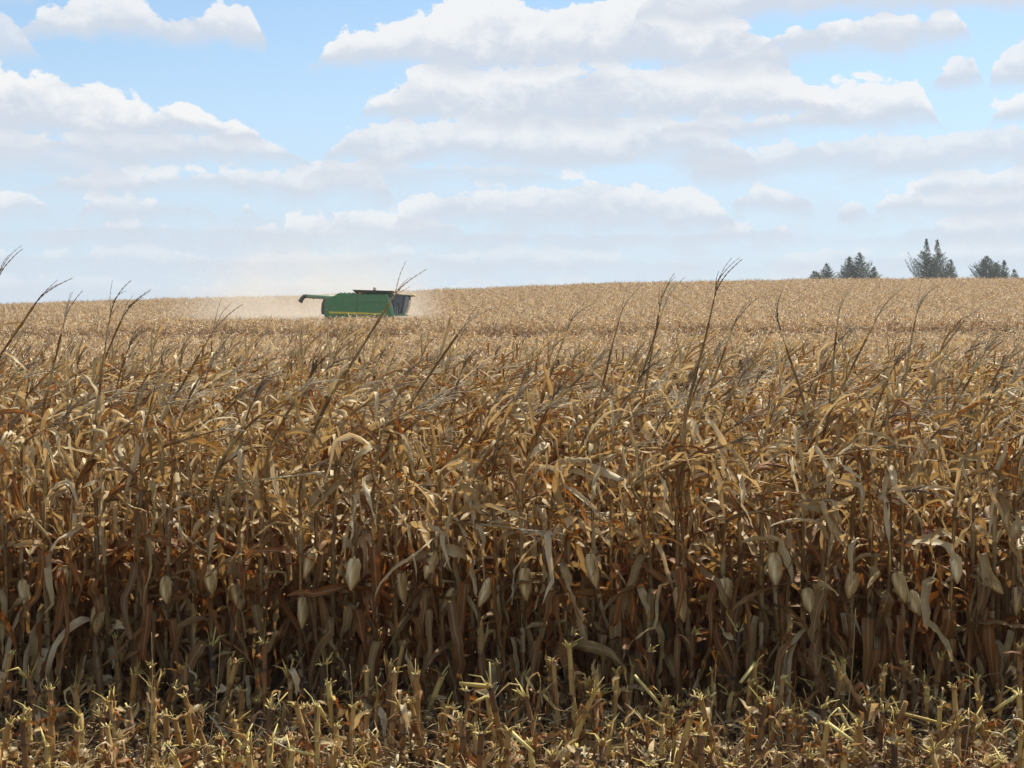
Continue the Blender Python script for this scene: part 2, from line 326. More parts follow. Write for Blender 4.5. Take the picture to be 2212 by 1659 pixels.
# ------------------------------------------------------------------ a corn plant
def corn(seed, lod=0, H=2.5, bend=1.6, lean=60, laz=0., ear=None, tassel=True, curveb=False, lowtilt=None, big=1.0, addc=14, pale=0.):
    """returns dict of MBs: stalk, foliage, ear, tassel"""
    q = random.Random(seed)
    seg, ac, k = ((12, 4, 7), (6, 2, 5), (3, 1, 3))[lod]
    la = R(laz); ld = np.array([math.cos(la), math.sin(la), 0.])
    lt = R(q.gauss(0, 2.2)) if lowtilt is None else R(lowtilt); lz = q.uniform(0, 6.28)
    n = 26 if lod == 0 else 12; pts = []; p = np.zeros(3); ds = H/n
    for i in range(n+1):
        pts.append(p.copy()); h = i*ds
        if h < bend: d = UPV+np.array([math.cos(lz), math.sin(lz), 0])*math.tan(lt)
        else:
            f = min(1, (h-bend)/(.9 if curveb else .12)); a = R(lean)*f
            if not curveb: a += R(6)*(h-bend)
            else: a += R(addc)*(h-bend)
            d = UPV*math.cos(a)+ld*math.sin(a)
        d = nrm(d+np.array([q.gauss(0, .02), q.gauss(0, .02), 0])); p = p+d*ds
    pts.append(p)
    def at(h):
        f = min(max(h/ds, 0), n-.001); i = int(f); t = f-i; a, b = pts[i], pts[i+1]; return a*(1-t)+b*t, nrm(pts[min(i+1, n)]-pts[i])
    st, fo, er, ta = MB(), MB(), MB(), MB()
    base_t = q.uniform(.30, .62)
    inter = .165; nodes = int(H/inter)
    sp, sr, stn = [], [], []
    for i in range(nodes+1):
        tn = min(1, max(0, base_t+q.uniform(-.14, .2)))
        r = .0155*(1-.66*(i/nodes))
        for dh, rr, dt in ((.0, r*1.18, -.22), (.012, r, 0), (.15, r*.94, .02)) if lod == 0 else ((0., r, 0),):
            h = i*inter+dh
            if h > H: break
            sp.append(at(h)[0]); sr.append(rr); stn.append(max(0, tn+dt))
    if np.linalg.norm(at(H)[0]-sp[-1]) > .01: sp.append(at(H)[0]); sr.append(sr[-1]*.8); stn.append(stn[-1])
    sp[0] = sp[0]-np.array([0, 0, .06])
    tube(st, sp, sr, k if lod else 7, stn, mi=0)
    # sheaths with blunt ends round the lower stalk
    if lod == 0:
        for i in range(1, nodes):
            if q.random() < .8:
                h = i*inter; r = .023*(1-.72*i/nodes); hh = q.uniform(.10, .27); a0 = q.uniform(0, 6.28)
                V_, F_, T_, U_ = [], [], [], []; tn = q.uniform(.35, .8)
                for a in range(5):
                    s = a/4
                    for b_ in range(7):
                        th = a0+b_/6*4.6; rr = r*(1+.35*s**2*(1+.4*math.sin(th*2)))
                        c_, dS = at(min(H-.01, h+hh*s)); e1_ = nrm(np.cross(dS, [0, 1, .01])); e2_ = np.cross(dS, e1_); V_.append(c_+e1_*math.cos(th)*rr+e2_*math.sin(th)*rr); T_.append(tn); U_.append((b_/6, s*2))
                F_ = [(a*7+b_, a*7+b_+1, (a+1)*7+b_+1, (a+1)*7+b_) for a in range(4) for b_ in range(6)]
                fo.add(V_, F_, T_, U_)
    # leaves
    a0 = q.uniform(0, 3.14)
    hs = ([.20, .27, .33, .39, .45, .50, .55, .60, .66, .72, .78, .84, .90, .96, 1.02, 1.08, 1.14, 1.20, 1.26, 1.33] if lod == 0 else [.33, .64, .80, .95, 1.10, 1.26])+[1.42, 1.50, 1.59, 1.68, 1.77, 1.86, 1.95, 2.04, 2.13, 2.22, 2.31, 2.4, 2.55, 2.7, 2.82, 2.95, 3.08, 3.2]
    for i, h in enumerate(hs):
        if h > H-.12: break
        c_, d = at(h); a = a0+(i % 2)*math.pi+q.gauss(0, .5)
        upper = h > bend-.05
        if lod == 0 and ear and ear[0]-.3 < h < ear[0]+.45 and math.sin(a) < .35 and len(ear) > 4: a = -a
        if addc == 0 and h > H-.85 and q.random() < .8: continue
        rel = h/max(H, .1)
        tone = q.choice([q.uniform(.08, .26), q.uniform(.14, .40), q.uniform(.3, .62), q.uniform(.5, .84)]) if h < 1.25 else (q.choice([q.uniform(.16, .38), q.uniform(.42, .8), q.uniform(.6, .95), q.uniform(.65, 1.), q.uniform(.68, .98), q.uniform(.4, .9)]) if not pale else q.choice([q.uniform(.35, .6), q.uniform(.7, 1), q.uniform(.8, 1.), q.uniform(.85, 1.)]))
        if h < .5 and q.random() < .25: continue
        Wd = big*(q.uniform(.055, .110) if h < 1.3 else q.uniform(.034, .074))*(1.0 if h < 2.0 else .8)*(1 if lod < 2 else 1.1)
        L = q.uniform(.5, .85) if h < 2.0 else q.uniform(.35, .62)
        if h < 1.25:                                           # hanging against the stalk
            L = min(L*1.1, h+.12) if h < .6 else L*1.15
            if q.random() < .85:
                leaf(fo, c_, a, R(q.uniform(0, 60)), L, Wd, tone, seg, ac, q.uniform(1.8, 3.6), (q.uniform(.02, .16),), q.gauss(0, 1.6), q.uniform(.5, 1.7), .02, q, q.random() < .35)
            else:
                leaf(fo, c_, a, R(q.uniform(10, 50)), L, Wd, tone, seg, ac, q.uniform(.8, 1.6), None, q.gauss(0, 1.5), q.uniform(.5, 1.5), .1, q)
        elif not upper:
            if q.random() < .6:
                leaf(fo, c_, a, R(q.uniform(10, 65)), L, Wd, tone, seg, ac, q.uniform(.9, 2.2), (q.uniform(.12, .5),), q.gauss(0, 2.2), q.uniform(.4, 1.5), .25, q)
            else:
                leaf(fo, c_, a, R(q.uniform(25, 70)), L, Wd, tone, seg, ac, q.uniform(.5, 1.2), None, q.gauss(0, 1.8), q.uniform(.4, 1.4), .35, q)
        else:                                                  # on the blown-over top: swept downwind and drooping
            # angle measured from stalk direction
            dd = nrm(d*1.0+np.array([q.gauss(.15, .45), q.gauss(0, .5), q.uniform(-.35, .6)])) if addc else nrm(d+np.array([q.gauss(0, .3), q.gauss(0, .3), .1]))
            a_ = math.atan2(dd[1], dd[0]); e_ = math.asin(max(-1, min(1, dd[2])))
            leaf(fo, c_, a_, e_, L, Wd*.95, tone, seg, ac, q.uniform(.5, 2.8), (q.uniform(.12, .65),) if q.random() < .7 else None, q.gauss(0, 3.6), q.uniform(.4, 2.2), .35, q)
    # tassel
    if tassel and (lod == 0 or q.random() < .45):
        c_, d = at(H); tl = q.uniform(.26, .38) if addc else .36
        tt = q.uniform(.2, .95)
        def spike(p0, d0, L, r, s, bumps):
            ps, rs = [], []; p = p0.copy(); d1 = d0.copy()
            for i in range(s+1):
                ps.append(p.copy()); rs.append(r*(1-.6*i/s)*((1.5 if i % 2 else .7) if bumps else 1))
                p = p+d1*L/s; d1 = nrm(d1+np.array([.03+q.gauss(0, .03), q.gauss(0, .03), q.gauss(-.025, .03)]))
            tube(ta, ps, rs, 4 if lod == 0 else 3, tt+q.uniform(-.15, .15))
        spike(c_, d, tl, .0050 if lod == 0 else .005, 18 if lod == 0 else 4, lod == 0)
        for i in range((q.randint(5, 10) if addc else q.randint(2, 5)) if lod == 0 else 4 if lod == 1 else 2):
            f = q.uniform(0, .35); aa = q.uniform(0, 6.28); sd_ = nrm(np.cross(d, [math.cos(aa), math.sin(aa), .3]))
            spike(c_+d*tl*f, nrm(d+sd_*q.uniform(.1, .5)), tl*q.uniform(.4, .8), .0030 if lod == 0 else .004, 12 if lod == 0 else 3, lod == 0)
    # ear
    if ear:
        hh, ang, ea, up_ = ear[:4]; front = len(ear) > 4
        c_, _ = at(hh); e = R(ea); ho = np.array([math.cos(e), math.sin(e), 0])
        dr = nrm(ho*math.sin(R(ang))+(UPV if up_ else -UPV)*math.cos(R(ang)))
        L, rr = q.uniform(.20, .27), q.uniform(.040, .054); dr = nrm(dr+np.array([q.gauss(0, .16), q.gauss(0, .1), 0])); s_, kk = (14, 14) if lod == 0 else (5, 5)
        s1 = nrm(np.cross(dr, [0.13, 1, .2])); s2 = np.cross(dr, s1); tn = q.uniform(.28, .72) if front else q.uniform(.2, .6)
        V_, T_, U_ = [], [], []; p0 = c_+ho*(.05 if front else .022)
        tube(er, [c_, p0+UPV*.01, p0+dr*.03], [.008, .008, .011], 6, tn-.2)
        bendv = s1*q.uniform(-.03, .03)
        for i in range(s_+1):
            t = i/s_; pr = (math.sin(math.pi*min(1, t*1.12)**.62) if t < .89 else 0); pr = min(1, .6+t*2.2)*(1 if t < .5 else 1-.82*((t-.5)/.5)**1.8)
            for j in range(kk):
                th = 2*math.pi*j/kk+t*.7; r2 = rr*pr*(1+.12*math.sin(3*th+q.uniform(-.3, .3))+.07*math.sin(7*th+3*t))
                V_.append(p0+dr*L*t+bendv*t*t+r2*(math.cos(th)*s1+math.sin(th)*s2)); T_.append(tn+.25*math.sin(3*th+1+2*t)+.12*math.sin(8*th)-.9*max(0, t-.7)); U_.append((j/kk, t))
        er.add(V_, [(i*kk+j, i*kk+(j+1) % kk, (i+1)*kk+(j+1) % kk, (i+1)*kk+j) for i in range(s_) for j in range(kk)]+[tuple(s_*kk+j for j in range(kk))], T_, U_)
        if lod == 0:                                           # silks and loose husk leaves
            te = p0+dr*L
            for i in range(5): tube(er, [te-dr*.02, te+dr*.03+np.array([q.gauss(0, .012), q.gauss(0, .012), -.01])], [.002, .0012], 3, .05)
            for i in range(q.randint(1, 3)):
                th = q.uniform(0, 6.28); sdv = math.cos(th)*s1+math.sin(th)*s2; dd = nrm(dr+sdv*q.uniform(.15, .5))
                leaf(er, p0+sdv*rr*.6+dr*.02, math.atan2(dd[1], dd[0]), math.asin(max(-1, min(1, dd[2]))), L*q.uniform(.45, .85), .045, tn+q.uniform(-.4, -.1), 8, 4, .4, None, q.gauss(0, .5), 1.1, 0, q, side0=nrm(np.cross(dr, sdv)))
    return dict(stalk=st, foliage=fo, ear=er, tassel=ta)
PM = dict(stalk=M_stalk, foliage=M_leaf, ear=M_husk, tassel=M_tass)
def joined(pl, name, mats=None):
    j = MB()
    for i, k in enumerate(('stalk', 'foliage', 'ear', 'tassel')):
        if pl[k].n: j.join(pl[k], mi=i)
    return j.mesh(name, mats or [PM[k] for k in ('stalk', 'foliage', 'ear', 'tassel')])
def kind_params(q):
    u = q.random()
    if u < .50: return dict(H=q.uniform(2.35, 2.85), bend=q.uniform(1.35, 2.0), lean=q.uniform(45, 82), laz=q.gauss(0, 28))
    if u < .80: return dict(H=q.uniform(2.35, 2.85), bend=q.uniform(1.2, 1.9), lean=q.uniform(22, 50), laz=q.gauss(0, 30), curveb=True)
    if u < .93: return dict(H=q.uniform(2.1, 2.5), bend=q.uniform(1.2, 1.6), lean=q.uniform(10, 30), laz=q.gauss(0, 40), curveb=True)
    return dict(H=q.uniform(2.0, 2.4), bend=q.uniform(1.1, 1.5), lean=q.uniform(80, 105), laz=q.gauss(0, 30))
ORD = 'first second third fourth fifth sixth seventh eighth ninth tenth eleventh twelfth thirteenth fourteenth fifteenth sixteenth seventeenth eighteenth nineteenth twentieth'.split()
def nth(i):
    if i < 20: return ORD[i]
    t = {2: 'twenty', 3: 'thirty', 4: 'forty', 5: 'fifty'}[(i+1)//10]; r = (i+1) % 10
    return {2: 'twentieth', 3: 'thirtieth', 4: 'fortieth', 5: 'fiftieth'}[(i+1)//10] if r == 0 else t+'-'+ORD[r-1]
PROTO = []                                                     # lists of (part, mesh)
def proto(pl, i):
    out = [(k, pl[k].mesh('corn_'+k, [PM[k]])) for k in ('stalk', 'foliage', 'ear', 'tassel') if pl[k].n]
    PROTO.append(out); return out
def plant(parts, x, y, rz, sc, label, group):
    r = thing('corn_plant', label, 'corn plant', (x, y, float(ground(x, y))), rz, group); r.scale = (sc, sc, sc)
    for k, me in parts: link(k, me, r)
    return r
# front row: ears at the columns the photo shows them
EARS = [(42, 1300, 15, -60, 0), (135, 1270, 10, 200, 0), (222, 1350, 20, -140, 0), (462, 1262, 14, -70, 0), (510, 1305, 12, -100, 0), (625, 1335, 8, -60, 0),
        (680, 1230, 14, -120, 0), (765, 1245, 10, -80, 0), (852, 1280, 8, -40, 0), (950, 1235, 22, -150, 0), (1078, 1290, 22, -140, 0), (1135, 1270, 14, -60, 0),
        (1192, 1278, 8, -60, 0), (1283, 1240, 16, -120, 0), (1450, 1312, 8, -80, 0), (1740, 1310, 12, -70, 0), (1830, 1280, 14, -90, 0), (1932, 1280, 16, -40, 0),
        (1968, 1320, 12, -50, 0), (2050, 1240, 14, -100, 0), (2110, 1270, 30, -20, 0), (2190, 1310, 14, -90, 0), (1560, 1290, 14, -90, 0), (350, 1290, 20, -90, 0)]
Y0 = 11.0
# tall plants whose tassels stand against the far field and the sky: tip column, tip row, lean, row distance
TALL = [(22, 545, 20, 11.0), (135, 590, 36, 11.0), (157, 626, 14, 11.76), (252, 612, 8, 11.76), (303, 630, 24, 12.52), (505, 655, 30, 11.76), 
        (897, 572, 32, 11.0), (1045, 650, 34, 11.76), (1255, 648, 20, 12.52), (1568, 553, 14, 11.0), (1362, 622, 14, 11.76), (1440, 600, 10, 12.52), (1458, 602, 18, 13.28),
        (1610, 640, 20, 11.76), (1662, 650, -18, 12.52), (1822, 632, 6, 12.52), (1932, 622, 26, 11.76), (1990, 612, 10, 12.52), (2125, 648, 38, 11.0), (2170, 700, 30, 11.76), (2205, 720, 30, 12.52), 
        ]
tall_rows = {}
for tpx, tpy, ln, d in TALL: tall_rows.setdefault(d, []).append((tpx, tpy, ln))
made = 0
rowname = ['front', 'second', 'third', 'fourth', 'fifth', 'sixth']
YROWS = [11.0, 11.76, 12.52, 13.28, 14.04, 14.80]
for ri, y in enumerate(YROWS):
    half = .347*y+.45; xs_ = []
    x = -half+random.uniform(0, .1)
    while x < half: xs_.append(x); x += random.uniform(.135, .20)
    ents = [dict(x=x) for x in xs_]
    if ri == 0:
        for px, py, ang, ea, up_ in EARS:
            xx = WX(px, y); e = min(ents, key=lambda e: abs(e['x']-xx)+(9 if 'ear' in e else 0)); off = .03*math.cos(R(ea))
            e['x'] = xx-off; e['ear'] = (WZ(py, y)+.13, ang, ea, up_, True)
    for tpx, tpy, ln in tall_rows.get(y, []):
        z = WZ(tpy, y)-float(ground(0, y)); xx = WX(tpx, y)
        bend = z*.45; n_ = 60; ds_ = .06; X1 = Z1 = 0.; h_ = 0.           # follow the stem up until stem + tassel reach the tip height
        while True:
            a_ = R(abs(ln))*min(1, max(0, (h_-bend)/.9)); Z2 = Z1+.32*math.cos(a_)
            if Z2 >= z or h_ > 6: break
            X1 += ds_*math.sin(a_); Z1 += ds_*math.cos(a_); h_ += ds_
        bx = xx-math.copysign(X1+.32*math.sin(a_), ln)
        e = min(ents, key=lambda e: abs(e['x']-bx)+(9 if 'tall' in e else 0)); e['x'] = bx
        e['tall'] = dict(H=h_, bend=bend, lean=ln, laz=(0 if ln >= 0 else 180), curveb=True, lowtilt=0, addc=0)
        e['tall']['lean'] = abs(ln)
    ents.sort(key=lambda e: e['x'])
    for i, e in enumerate(ents):
        made += 1; q = random.Random(made*17+3)
        if ri == 0 or 'tall' in e or len(PROTO) < 60:
            kp = e.get('tall') or kind_params(q); ear = e.get('ear')
            if ear is None and (ri > 0 or q.random() < .25) and q.random() < .75: ear = (q.uniform(.95, 1.3), q.uniform(5, 30), q.uniform(0, 360), q.random() < .1)
            parts = proto(corn(made, 0, ear=ear, **kp), made); rz, sc = 0., 1.
            if 'tall' in e: PROTO.pop()
        else:
            parts = q.choice(PROTO); rz = q.gauss(0, .3); sc = q.uniform(.92, 1.06)
        if ri == 0:
            look = 'tall with a high tassel' if 'tall' in e else ('with a hanging pale ear' if e.get('ear') else ('top blown over' if kp['lean'] > 45 else 'top leaning slightly'))
            fromleft = i < len(ents)/2
            lab = 'dry front-row corn plant, %s from the %s, %s' % (nth(i if fromleft else len(ents)-1-i), 'left' if fromleft else 'right', look)
        elif 'tall' in e:
            tx = e['tall']; nt_ = sum(1 for f in ents[:i] if 'tall' in f)
            lab = 'tall dry corn plant, %s such from the left in the %s row' % (nth(nt_), rowname[ri])
        else: lab = 'dry brown wind-blown corn plant standing in the %s row behind the stubble' % rowname[ri]
        plant(parts, e['x'], y+q.uniform(-.05, .05), rz, sc, lab, 'dry corn plants in the %s row' % rowname[ri])
print('individual plants', made)

# ------------------------------------------------------------------ the rest of the standing corn (one object, instanced plants and patches)
src = bpy.data.collections.new('corn_sources')
NP = 22
for i in range(NP):
    q = random.Random(900+i)
    me = joined(corn(3000+i, 1, ear=(q.uniform(.9, 1.2), 15, q.uniform(0, 360), False) if q.random() < .6 else None, **kind_params(q)), 'src_%02d' % i)
    src.objects.link(bpy.data.objects.new('src_%02d' % i, me))
NF = 9
for i in range(NF):
    q = random.Random(5000+i); j = MB()
    for r in range(3):
        x = 0.
        while x < 2.0:
            x += q.uniform(.14, .2)
            kp = kind_params(q); kp['H'] *= .89
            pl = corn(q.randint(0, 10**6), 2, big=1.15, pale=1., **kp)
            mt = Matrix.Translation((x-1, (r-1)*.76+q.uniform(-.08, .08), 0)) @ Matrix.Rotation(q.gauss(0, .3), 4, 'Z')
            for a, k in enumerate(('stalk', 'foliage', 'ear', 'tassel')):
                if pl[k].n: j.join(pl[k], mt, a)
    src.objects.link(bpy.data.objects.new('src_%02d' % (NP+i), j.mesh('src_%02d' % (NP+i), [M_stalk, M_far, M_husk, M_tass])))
pts, idx, rot, scl = [], [], [], []
for y in YROWS:                                                # the same rows carry on beyond the frame
    for sd_ in (-1, 1):
        x = .347*y+.62
        while x < .347*y+3.6:
            pts.append((sd_*x, y+random.gauss(0, .05))); idx.append(random.randrange(NP)); rot.append(random.gauss(0, .3)); scl.append(random.uniform(.9, 1.05)); x += random.uniform(.14, .2)
y = YROWS[-1]+.76
while y < 47:
    half = .347*y+3.2; x = -half
    while x < half:
        x += random.uniform(.14, .2)*(1 if y < 36 else 1.3)
        pts.append((x, y+random.gauss(0, .05))); idx.append(random.randrange(NP)); rot.append(random.gauss(0, .3)); scl.append(random.uniform(.9, 1.05))
    y += .76
COMB_X, COMB_Y = WX(775, 118), 118.5
y = 48.
while y < 222:
    inl = 98.0 < y < 105.0
    if not inl:
        half = .347*y+7; x = -half
        while x < half:
            x += 2.0
            if 115.2 < y < 123.2 and x < COMB_X+6.0: continue
            pts.append((x+random.uniform(-.1, .1), y)); idx.append(NP+random.randrange(NF)); rot.append(0.); scl.append(random.uniform(.93, 1.05)*(1 if random.random() > .0 else 1))
    y += 2.28
P_ = np.array(pts); z = ground(P_[:, 0], P_[:, 1])
me = bpy.data.meshes.new('corn_points'); me.from_pydata([(a, b, c) for (a, b), c in zip(pts, z)], [], [])
for n_, ty, d_ in (('idx', 'INT', idx), ('rz', 'FLOAT', rot), ('sc', 'FLOAT', scl)):
    a = me.attributes.new(n_, ty, 'POINT'); a.data.foreach_set('value', d_)
field = link('corn_field', me); field['kind'] = 'stuff'; field['category'] = 'corn field'
field['label'] = 'dry standing corn covering the field behind the nearest rows up to the ridge'
gn = bpy.data.node_groups.new('scatter', 'GeometryNodeTree')
gn.interface.new_socket('Geometry', in_out='INPUT', socket_type='NodeSocketGeometry'); gn.interface.new_socket('Geometry', in_out='OUTPUT', socket_type='NodeSocketGeometry')
N = gn.nodes; gi = N.new('NodeGroupInput'); go = N.new('NodeGroupOutput'); ip = N.new('GeometryNodeInstanceOnPoints'); ci = N.new('GeometryNodeCollectionInfo')
ci.inputs['Collection'].default_value = src; ci.inputs['Separate Children'].default_value = True; ci.inputs['Reset Children'].default_value = True
def nat(n_, ty):
    a = N.new('GeometryNodeInputNamedAttribute'); a.data_type = ty; a.inputs['Name'].default_value = n_; return a.outputs['Attribute']
Lk = gn.links; Lk.new(gi.outputs[0], ip.inputs['Points']); Lk.new(ci.outputs[0], ip.inputs['Instance']); ip.inputs['Pick Instance'].default_value = True
Lk.new(nat('idx', 'INT'), ip.inputs['Instance Index'])
cx = N.new('ShaderNodeCombineXYZ'); Lk.new(nat('rz', 'FLOAT'), cx.inputs[2]); e2 = N.new('FunctionNodeEulerToRotation'); Lk.new(cx.outputs[0], e2.inputs[0]); Lk.new(e2.outputs[0], ip.inputs['Rotation'])
Lk.new(nat('sc', 'FLOAT'), ip.inputs['Scale']); Lk.new(ip.outputs[0], go.inputs[0])
md = field.modifiers.new('scatter', 'NODES'); md.node_group = gn
print('instances', len(pts))

# ------------------------------------------------------------------ stubble
def stub(seed, H, lean, laz, kind):
    q = random.Random(seed); st, sh, fr = MB(), MB(), MB()
    d = nrm(np.array([math.sin(R(lean))*math.cos(laz), math.sin(R(lean))*math.sin(laz), math.cos(R(lean))]))
    bt = q.uniform(.12, .7); n = int(H/.15)+1; sp, sr, tt = [], [], []
    for i in range(n+1):
        r = q.uniform(.016, .022)
        tn = bt+q.uniform(-.15, .15)
        for dh, rr, dt in ((0, r*1.2, -.2), (.012, r, 0), (.13, r*.95, .03)):
            h = i*.15+dh
            if h > H: break
            sp.append(d*h); sr.append(rr); tt.append(max(0, tn+dt))
    sp[0] = sp[0]-np.array([0, 0, .07]); sr[-1] *= q.uniform(.55, 1.0); tube(st, sp, sr, 8, tt)
    top = d*(sp and np.linalg.norm(sp[-1]) or H)
    for i in range(q.randint(8, 16)):                          # frayed fibres
        a = q.uniform(0, 6.28); o_ = np.array([math.cos(a), math.sin(a), 0])
        L = q.uniform(.02, .07) if q.random() < .85 else q.uniform(.08, .18); dd = nrm(d*q.uniform(.3, 1.4)+o_*q.uniform(.02, .6)+np.array([q.gauss(0, .25), q.gauss(0, .25), 0]))
        p1 = top-d*.02+o_*.013; p2 = p1+dd*L*.5; p3 = p2+nrm(dd+np.array([0, 0, -q.uniform(0, .9)]))*L*.5
        tube(fr, [p1, p2, p3], ([q.uniform(.0015, .003), .0015, .001] if i % 2 else [q.uniform(.004, .012), q.uniform(.003, .008), q.uniform(.001, .005)]), 4, q.uniform(.35, 1))
    if kind == 1:                                              # snapped piece still hanging
        a = laz+q.uniform(-.8, .8); L = q.uniform(.08, .24); dd = nrm(np.array([math.cos(a), math.sin(a), q.uniform(-1.4, .3)]))
        tube(fr, [top, top+dd*L], [.014, .012], 7, q.uniform(.5, .9))
    for i in range(q.randint(5, 9)):                           # sheath rags
        h = q.uniform(.05, max(.1, H-.08)); a = q.uniform(0, 6.28)
        leaf(sh, d*h+np.array([math.cos(a), math.sin(a), 0])*.014, a, R(q.choice([q.uniform(10, 60), q.uniform(70, 88), q.uniform(72, 88)])), q.uniform(.10, .28), q.uniform(.025, .06), q.choice([q.uniform(.05, .25), q.uniform(.3, .6), q.uniform(.6, 1.)]), 7, 3, q.uniform(.3, 2.5), (q.uniform(.1, .5),) if q.random() < .5 else None, q.gauss(0, 2), q.uniform(.5, 2), .05, q)
    return [('stem', st.mesh('stub_stem', [M_stalk])), ('leaf_sheath', sh.mesh('stub_sheath', [M_leaf])), ('frayed_top', fr.mesh('stub_fray', [M_pith]))]
STUBS = [stub(100+i, random.uniform(.34, .74), abs(random.gauss(0, 13)), random.uniform(0, 6.28), int(random.random() < .07)) for i in range(44)]
srow = ['stubble row nearest the standing corn', 'middle stubble row', 'stubble row at the bottom edge', 'line at the foot of the corn']
for ri, y in enumerate((10.3, 9.58, 8.84, 10.72)):
    half = .347*y+.25; x = -half
    while x < half:
        x += random.uniform(.06, .125) if ri < 3 else random.uniform(.08, .2)
        r = thing('corn_stub', 'cut corn stub with frayed yellowish top in the '+srow[ri], 'corn stub', (x, y+random.gauss(0, .13), float(ground(x, y))), random.uniform(0, 6.28), 'cut stubs in the '+srow[ri])
        s = random.uniform(.6, 1.25) if ri in (0, 3) else random.uniform(.6, 1.1) if ri == 1 else random.uniform(.6, 1.05); r.scale = (1, 1, s)
        for k, me in random.choice(STUBS): link(k, me, r)

# named pieces the photo singles out
def cane(name, label, p0, p1, r, tone, m_, cat, k=8, mid=None):
    mb = MB(); p0, p1 = np.array(p0), np.array(p1); n = max(2, int(np.linalg.norm(p1-p0)/.12))
    pts_ = [p0+(p1-p0)*i/n for i in range(n+1)]
    if mid is not None: pts_ = [p0, np.array(mid), p1]
    tube(mb, [p-p0 for p in pts_], [r*(1.12 if i % 2 else 1) for i in range(len(pts_))], k, [tone-.1*(i % 2) for i in range(len(pts_))])
    return thing(name, label, cat, tuple(p0), me=mb.mesh(name, [m_]))
def pt(px, py, d): return (WX(px, d), d, WZ(py, d))
cane('broken_cane', 'long greenish-yellow broken corn cane jutting right from its bent stub, bottom right', pt(1950, 1545, 9.7), pt(2086, 1580, 9.75), .009, .62, M_pith, 'cane')
cane('snapped_stub', 'thick brown leaning corn stub that carries the greenish-yellow cane, bottom right', (WX(1905, 9.8), 9.7, -.04), pt(1962, 1520, 9.7), .017, .36, M_stalk, 'corn stub')
cane('cane_piece', 'short yellow cut cane lying slanted with its pale end up, bottom right of centre', pt(1430, 1628, 9.9), pt(1487, 1588, 9.8), .015, .55, M_pith, 'cane')
cane('bleached_stick', 'bright white stick lying flat on the residue at the bottom left', pt(418, 1642, 9.9), pt(500, 1652, 9.85), .009, .99, M_straw, 'stick')
cane('bleached_cane', 'grey-white straight stem leaning right above the bottom edge, left', pt(296, 1670, 9.8), pt(368, 1582, 9.7), .010, .92, M_straw, 'stick')
cane('shattered_stalk', 'thick pale shattered stalk fallen to the right, split and bent, bottom left', pt(408, 1600, 9.9), pt(494, 1628, 9.85), .019, .9, M_pith, 'stalk', mid=pt(440, 1622, 9.9))
cane('split_cane', 'pale split cane hanging down to the right from a stub, right of centre', pt(1372, 1463, 10.3), pt(1430, 1530, 10.2), .011, .85, M_pith, 'cane')
cane('pale_cane', 'pale cane slanting down right in front of the stubs, lower right', pt(1815, 1535, 10.0), pt(1862, 1602, 9.9), .012, .9, M_pith, 'cane', mid=pt(1835, 1575, 10))
cane('bent_dry_stem', 'thin white broken stem bent at a right angle in the corn, left of centre', pt(484, 1180, 10.9), pt(700, 1020, 10.85), .007, .8, M_straw, 'stem', mid=pt(487, 1048, 10.9))
GR = [((301, 1668), (322, 1369), 'left'), ((425, 1668), (471, 1390), 'left, beside a shorter one'), ((1807, 1668), (1850, 1317), 'right'), ((2079, 1668), (2098, 1448), 'far right'), ((1500, 1660), (1548, 1440), 'centre right'), ((748, 1660), (752, 1440), 'centre left')]
for (a, b), (c_, d_), w in GR:
    mb = MB(); p0 = np.array((WX(a, 9.3), 9.3, 0.)); p1 = np.array(pt(c_, d_, 9.25)); q = random.Random(a)
    pts_ = [p0+(p1-p0)*t+np.array([.03*math.sin(3*t), 0, 0]) for t in np.linspace(0, 1, 12)]
    tube(mb, [p-p0 for p in pts_], list(np.linspace(.0022, .0012, 12)), 4, .75)
    o = thing('grass_stem', 'thin grey dry grass stem rising in front of the stubble, '+w, 'grass stem', tuple(p0), me=mb.mesh('grass_stem', [M_straw]), group='thin dry grass stems')
mb = MB(); p0 = np.array((WX(2105, 9.3), 9.3, 0.)); tops = [(2150, 1590), (2195, 1560), (2208, 1600)]
for a, b in tops:
    p1 = np.array(pt(a, b, 9.2)); md_ = (p0+p1)/2+np.array([-.02, 0, .03])
    tube(mb, [(p-p0) for p in (p0, md_, p1)], [.003, .003, .002], 4, .8)
    ps = [p1-p0+np.array([.012*i, 0, .012*math.sin(i/2)-.004*i]) for i in range(8)]
    tube(mb, ps, [.003, .008, .005, .009, .005, .008, .005, .002], 5, .9)
thing('foxtail_grass', 'bleached foxtail grass clump with fuzzy heads at the bottom right corner', 'grass', tuple(p0), me=mb.mesh('foxtail_grass', [M_straw]))

# ------------------------------------------------------------------ chopped residue on the ground
mb = MB(); q = random.Random(77)
for i in range(11500):
    y = q.uniform(8.2, 11.4); x = q.uniform(-.36*y-.9, .36*y+.9); z = float(0+q.uniform(.0, .05)+max(0, q.gauss(0, .05)))
    u = q.random(); a = q.uniform(0, 6.28); L = q.uniform(.03, .16); tn = q.choice([q.uniform(.2, .5), q.uniform(.5, .8), q.uniform(.6, 1.0), q.uniform(.7, 1.)])
    if u < .6:
        leaf(mb, (x, y, z+.02), a, R(q.gauss(5, 22)), L*1.6, q.uniform(.012, .05), tn, 4, 1, .3, None, q.gauss(0, 1.5), .4, 0, q, mi=0)
    else:
        e = R(q.gauss(0, 18)); d = np.array([math.cos(a)*math.cos(e), math.sin(a)*math.cos(e), math.sin(e)])
        tube(mb, [(x, y, z+.02), np.array((x, y, z+.02))+d*L], q.uniform(.0015, .006), 4, tn)
